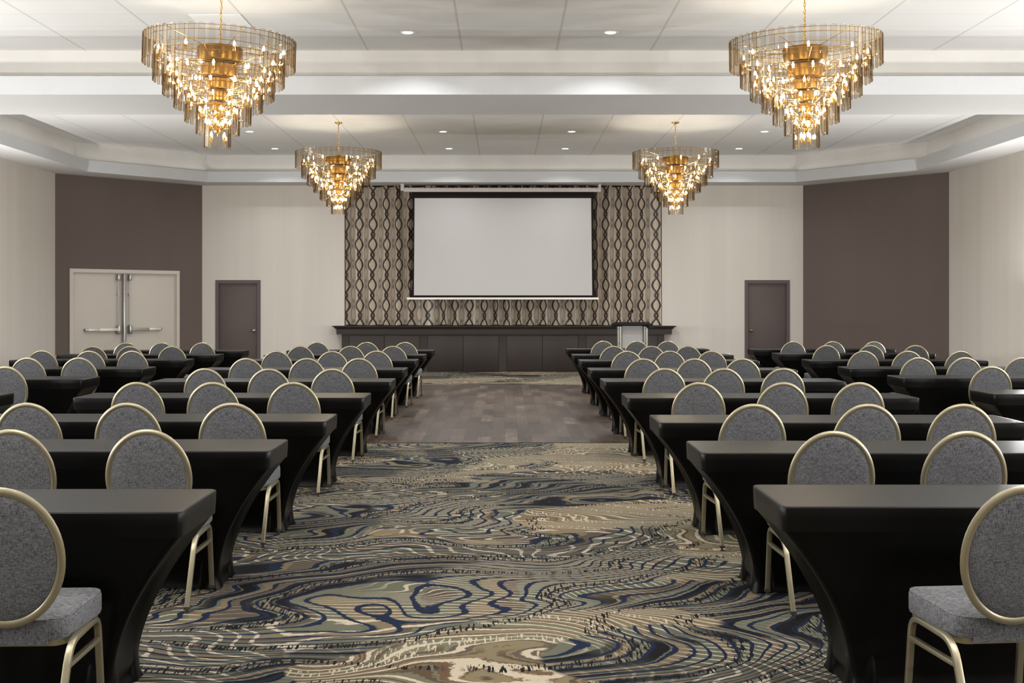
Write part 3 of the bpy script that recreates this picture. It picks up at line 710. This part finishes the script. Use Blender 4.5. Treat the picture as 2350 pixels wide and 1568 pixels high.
def make_chandelier():
    t = thing('chandelier', '', 'chandelier')
    D = ZC
    mb = MB(); mb.lathe([(.075, 0), (.075, -.008), (.06, -.02), (.02, -.032), (.012, -.05)], 24); obj('canopy', mb.mesh('canopy', M['gold2']), t)
    obj('chain', chain_mesh(ZC-4.29-.05), t, (0, 0, -.05))
    mb = MB(); mb.lathe([(.012, 4.30-D), (.03, 4.28-D), (.03, 4.26-D), (.012, 4.25-D), (.012, 3.42-D), (.03, 3.40-D), (.03, 3.37-D), (.008, 3.35-D)], 16); obj('stem', mb.mesh('stem', M['gold2']), t)
    mb = MB()
    for r0, za, zb in ((.235, 4.24, 4.09), (.19, 4.06, 3.93), (.145, 3.91, 3.80), (.105, 3.78, 3.68), (.075, 3.66, 3.57), (.05, 3.55, 3.48)):
        mb.lathe([(.012, za-D), (r0-.006, za-D), (r0, za-D-.006), (r0, zb-D+.006), (r0-.006, zb-D), (.012, zb-D)], 32)
    obj('body', mb.mesh('chandelier_body', M['gold3'], 30), t)
    mats = []
    for ti, (r, z, n) in enumerate(tiers):
        zr = z-.018-D; mb = MB()
        for zz, rr in ((zr, r-.006), (zr-.045, r-.02), (zr-.12, max(r-.12, .03))):
            mb.tube([(rr*math.cos(2*PI*k/56), rr*math.sin(2*PI*k/56), zz) for k in range(56)], circ(.0035, 6), closed=True, up=Vector((0, 0, 1)))
        core = [.235, .19, .145, .105, .075, .05, .03][ti]
        for k in range(6):
            a = 2*PI*(k+.5*(ti % 2))/6; mb.tube([(core*.9*math.cos(a), core*.9*math.sin(a), zr-.11 if ti else zr-.10), (r*.55*math.cos(a), r*.55*math.sin(a), zr-.06), ((r-.006)*math.cos(a), (r-.006)*math.sin(a), zr-.002)], circ(.0038, 6), up=Vector((0, 0, 1)))
        obj('ring_frame', mb.mesh('ring_frame', M['gold2']), t)
        for k in range(n):
            a = 2*PI*(k + .5*(ti % 2))/n - PI/2; mats.append((Vector((r*math.cos(a), r*math.sin(a), z-D)), a+PI/2, ti))
    # the hundred blades that face the room best stand alone, the rest are one part
    mats.sort(key=lambda q: (q[0].y > .02, -q[0].z))
    for p, a, ti in mats[:100]:
        o = obj('glass_blade', BLD, t, p); o.rotation_euler = (0, 0, a)
    mb = MB(); vs = [v.co.copy() for v in BLD.vertices]
    for p, a, ti in mats[100:]:
        Mx = Matrix.Translation(p) @ Matrix.Rotation(a, 4, 'Z')
        off = len(mb.v); mb.v += [tuple(Mx @ v) for v in vs]
        for pl in BLD.polygons: mb.f.append([i+off for i in pl.vertices]); mb.mi.append(pl.material_index)
    o = obj('glass_blade_remainder', mb.mesh('glass_blades', [M['gface'], M['gedge']], 30), t); o['kind'] = 'stuff'
    rb = random.Random(5)
    for ti, nb in enumerate((10, 12, 11, 10, 8, 6, 4)):
        r, z, n = tiers[ti]; r2 = max(r-.15, .045) if ti < 5 else r*.55; z2 = z-.185-D
        for k in range(nb):
            a = 2*PI*(k+rb.uniform(-.25, .25))/nb + ti*.7
            s_ = obj('bulb_socket', SOC, t, (r2*math.cos(a), r2*math.sin(a), z2)); obj('light_bulb', BUL, s_)
    return t
cl = [(xt(509, 12.83), 12.83, 'left front'), (xt(1846, 12.83), 12.83, 'right front'), (xt(777, 22.41), 22.41, 'left rear'), (xt(1550, 22.41), 22.41, 'right rear')]
desc = {'left front': 'large tiered smoked-glass chandelier hanging nearest on the left', 'right front': 'large tiered smoked-glass chandelier hanging nearest on the right',
        'left rear': 'tiered smoked-glass chandelier hanging left of the screen near the stage', 'right rear': 'tiered smoked-glass chandelier hanging right of the screen near the stage'}
ch = make_chandelier()
for i, (x, y, k) in enumerate(cl):
    o = ch if i == 0 else copy_tree(ch)
    o.location = (x, y, ZC); o.rotation_euler = (math.radians(1.2*(0, 1, .6, .5)[i]*0), math.radians((1.6, -1.6, .6, .2)[i]), i*.9)
    tag(o, desc[k], 'chandelier', 'tiered smoked-glass chandeliers')

# ------------------------------------------------------------------ recessed downlights
def lamp(name, kind, loc, power, col, size=.1, spread=PI, rot=(0, 0, 0), parent=None):
    l = bpy.data.lights.new(name, kind); l.energy = power; l.color = col
    if kind == 'AREA': l.shape = 'DISK'; l.size = size; l.spread = spread
    else: l.shadow_soft_size = size
    o = bpy.data.objects.new(name, l); C.objects.link(o); o.location = loc; o.rotation_euler = rot
    if parent: o.parent = parent
    return o
COOL = (.96, .98, 1.0); WARM = (1, .93, .85); NEUT = (.97, .985, 1)
cols = [(-4.93, 'leftmost'), (-1.19, 'left of center'), (1.30, 'right of center'), (5.03, 'rightmost')]
dm1 = MB(); dm1.lathe([(.062, -.001), (.066, -.006), (.092, -.006), (.098, -.001)], 28, caps=False)
DR = dm1.mesh('trim_ring', M['white'])
dm2 = MB(); dm2.cyl((0, 0, -.004), .062, .002, 24); DLN = dm2.mesh('lamp_lens', M['lens'], 0)
DP = 24
for y, rowname, use in ((26.19, 'row nearest the stage', (0, 1, 2, 3)), (23.6, 'second row from the stage', (0, 1, 2, 3)), (14.97, 'front ceiling bay before the beam', (1, 2))):
    for ci in use:
        x, cn = cols[ci]
        d = thing('downlight', f'round recessed white downlight, {rowname}, {cn}' if use[0] == 0 else f'round recessed white downlight, {rowname}, {"left" if ci == 1 else "right"} one', 'downlight', (x, y, ZC), 0, 'recessed ceiling downlights')
        obj('trim_ring', DR, d); obj('lamp_lens', DLN, d)
        lamp('downlight_beam', 'AREA', (0, 0, -.012), DP, COOL, .12, math.radians(130), parent=d)
# unseen lamps continue the rows; outer columns and extra rear power added as fill
for y in (21.0, 18.6, 13.1, 10.6, 8.0, 5.4, 2.8, .2, -2.4):
    for x in ((-4.93, -1.19, 1.30, 5.03) if y > 17 else (-7.6, -4.93, -1.19, 1.30, 5.03, 7.5)):
        lamp('ceiling_lamp_and_fill', 'AREA', (x, y, ZC-.012), DP*(2.5 if y > 17 else .8), COOL, .12, math.radians(150))
# third pair of chandeliers hangs above the camera, out of frame
for x in (-2.97, 3.15): lamp('pendant_lamp', 'POINT', (x, 3.2, 3.75), 220, WARM, .4)
# added upward fill lights by the side walls, outside the frame, without fixtures
for y, e, z, a in ((20.6, 135, 1.2, 62), (19.0, 135, 1.2, 62), (13.2, 170, 2.0, 55), (9.5, 330, 2.1, 50), (5.0, 330, 2.1, 50), (.5, 300, 2.1, 50)):
    for x, sg in ((XL+.2, 1), (XR-.2, -1)):
        lamp('side_fill_light', 'AREA', (x+sg*.15, y, z), e, NEUT, .35, PI, (0, PI + sg*math.radians(a), 0))

# added fill strips on the rear tray's ledge brighten upper band and ceiling edge
def cove(a, b, power):
    a, b = Vector((*a, 0)), Vector((*b, 0)); d = b-a
    l = bpy.data.lights.new('ledge_fill_strip', 'AREA'); l.energy = power; l.color = (1, .97, .93); l.shape = 'RECTANGLE'; l.size = d.length; l.size_y = .06
    o = bpy.data.objects.new('ledge_fill_strip', l); C.objects.link(o)
    o.location = ((a.x+b.x)/2, (a.y+b.y)/2, ZL+.03); o.rotation_euler = (PI, 0, math.atan2(d.y, d.x))
cove((-8.66, 17.8), (-8.66, 25.0), 2.6); cove((8.49, 24.9), (8.49, 17.8), 2.6)
cove((-8.62, 25.15), (-6.66, 27.26), 1.1); cove((6.52, 27.26), (8.46, 24.95), 1.1); cove((-6.5, 27.27), (6.4, 27.27), 2.2)

# ------------------------------------------------------------------ camera and render look
cam = bpy.data.cameras.new('camera'); co = bpy.data.objects.new('camera', cam); C.objects.link(co)
cam.sensor_fit = 'HORIZONTAL'; cam.sensor_width = 36; cam.lens = F*36/2350
cam.shift_x = (1175-CX)/2350; cam.shift_y = -(784-CY)/2350
co.location = (0, 0, H); co.rotation_euler = (PI/2, 0, 0); cam.clip_start = .05; cam.clip_end = 100
sc.camera = co
w = bpy.data.worlds.new('world'); sc.world = w; w.use_nodes = True
w.node_tree.nodes['Background'].inputs[0].default_value = (0, 0, 0, 1)
vs_ = sc.view_settings; vs_.view_transform = 'Standard'; vs_.look = 'None'; vs_.exposure = .13; vs_.gamma = 1; vs_.use_curve_mapping = False
cy = sc.cycles
cy.use_denoising = True; cy.max_bounces = 8; cy.diffuse_bounces = 4; cy.glossy_bounces = 3; cy.transmission_bounces = 2; cy.transparent_max_bounces = 48
cy.sample_clamp_indirect = 4; cy.caustics_reflective = False; cy.caustics_refractive = False; cy.use_light_tree = True
cy.use_adaptive_sampling = True; cy.adaptive_threshold = .02
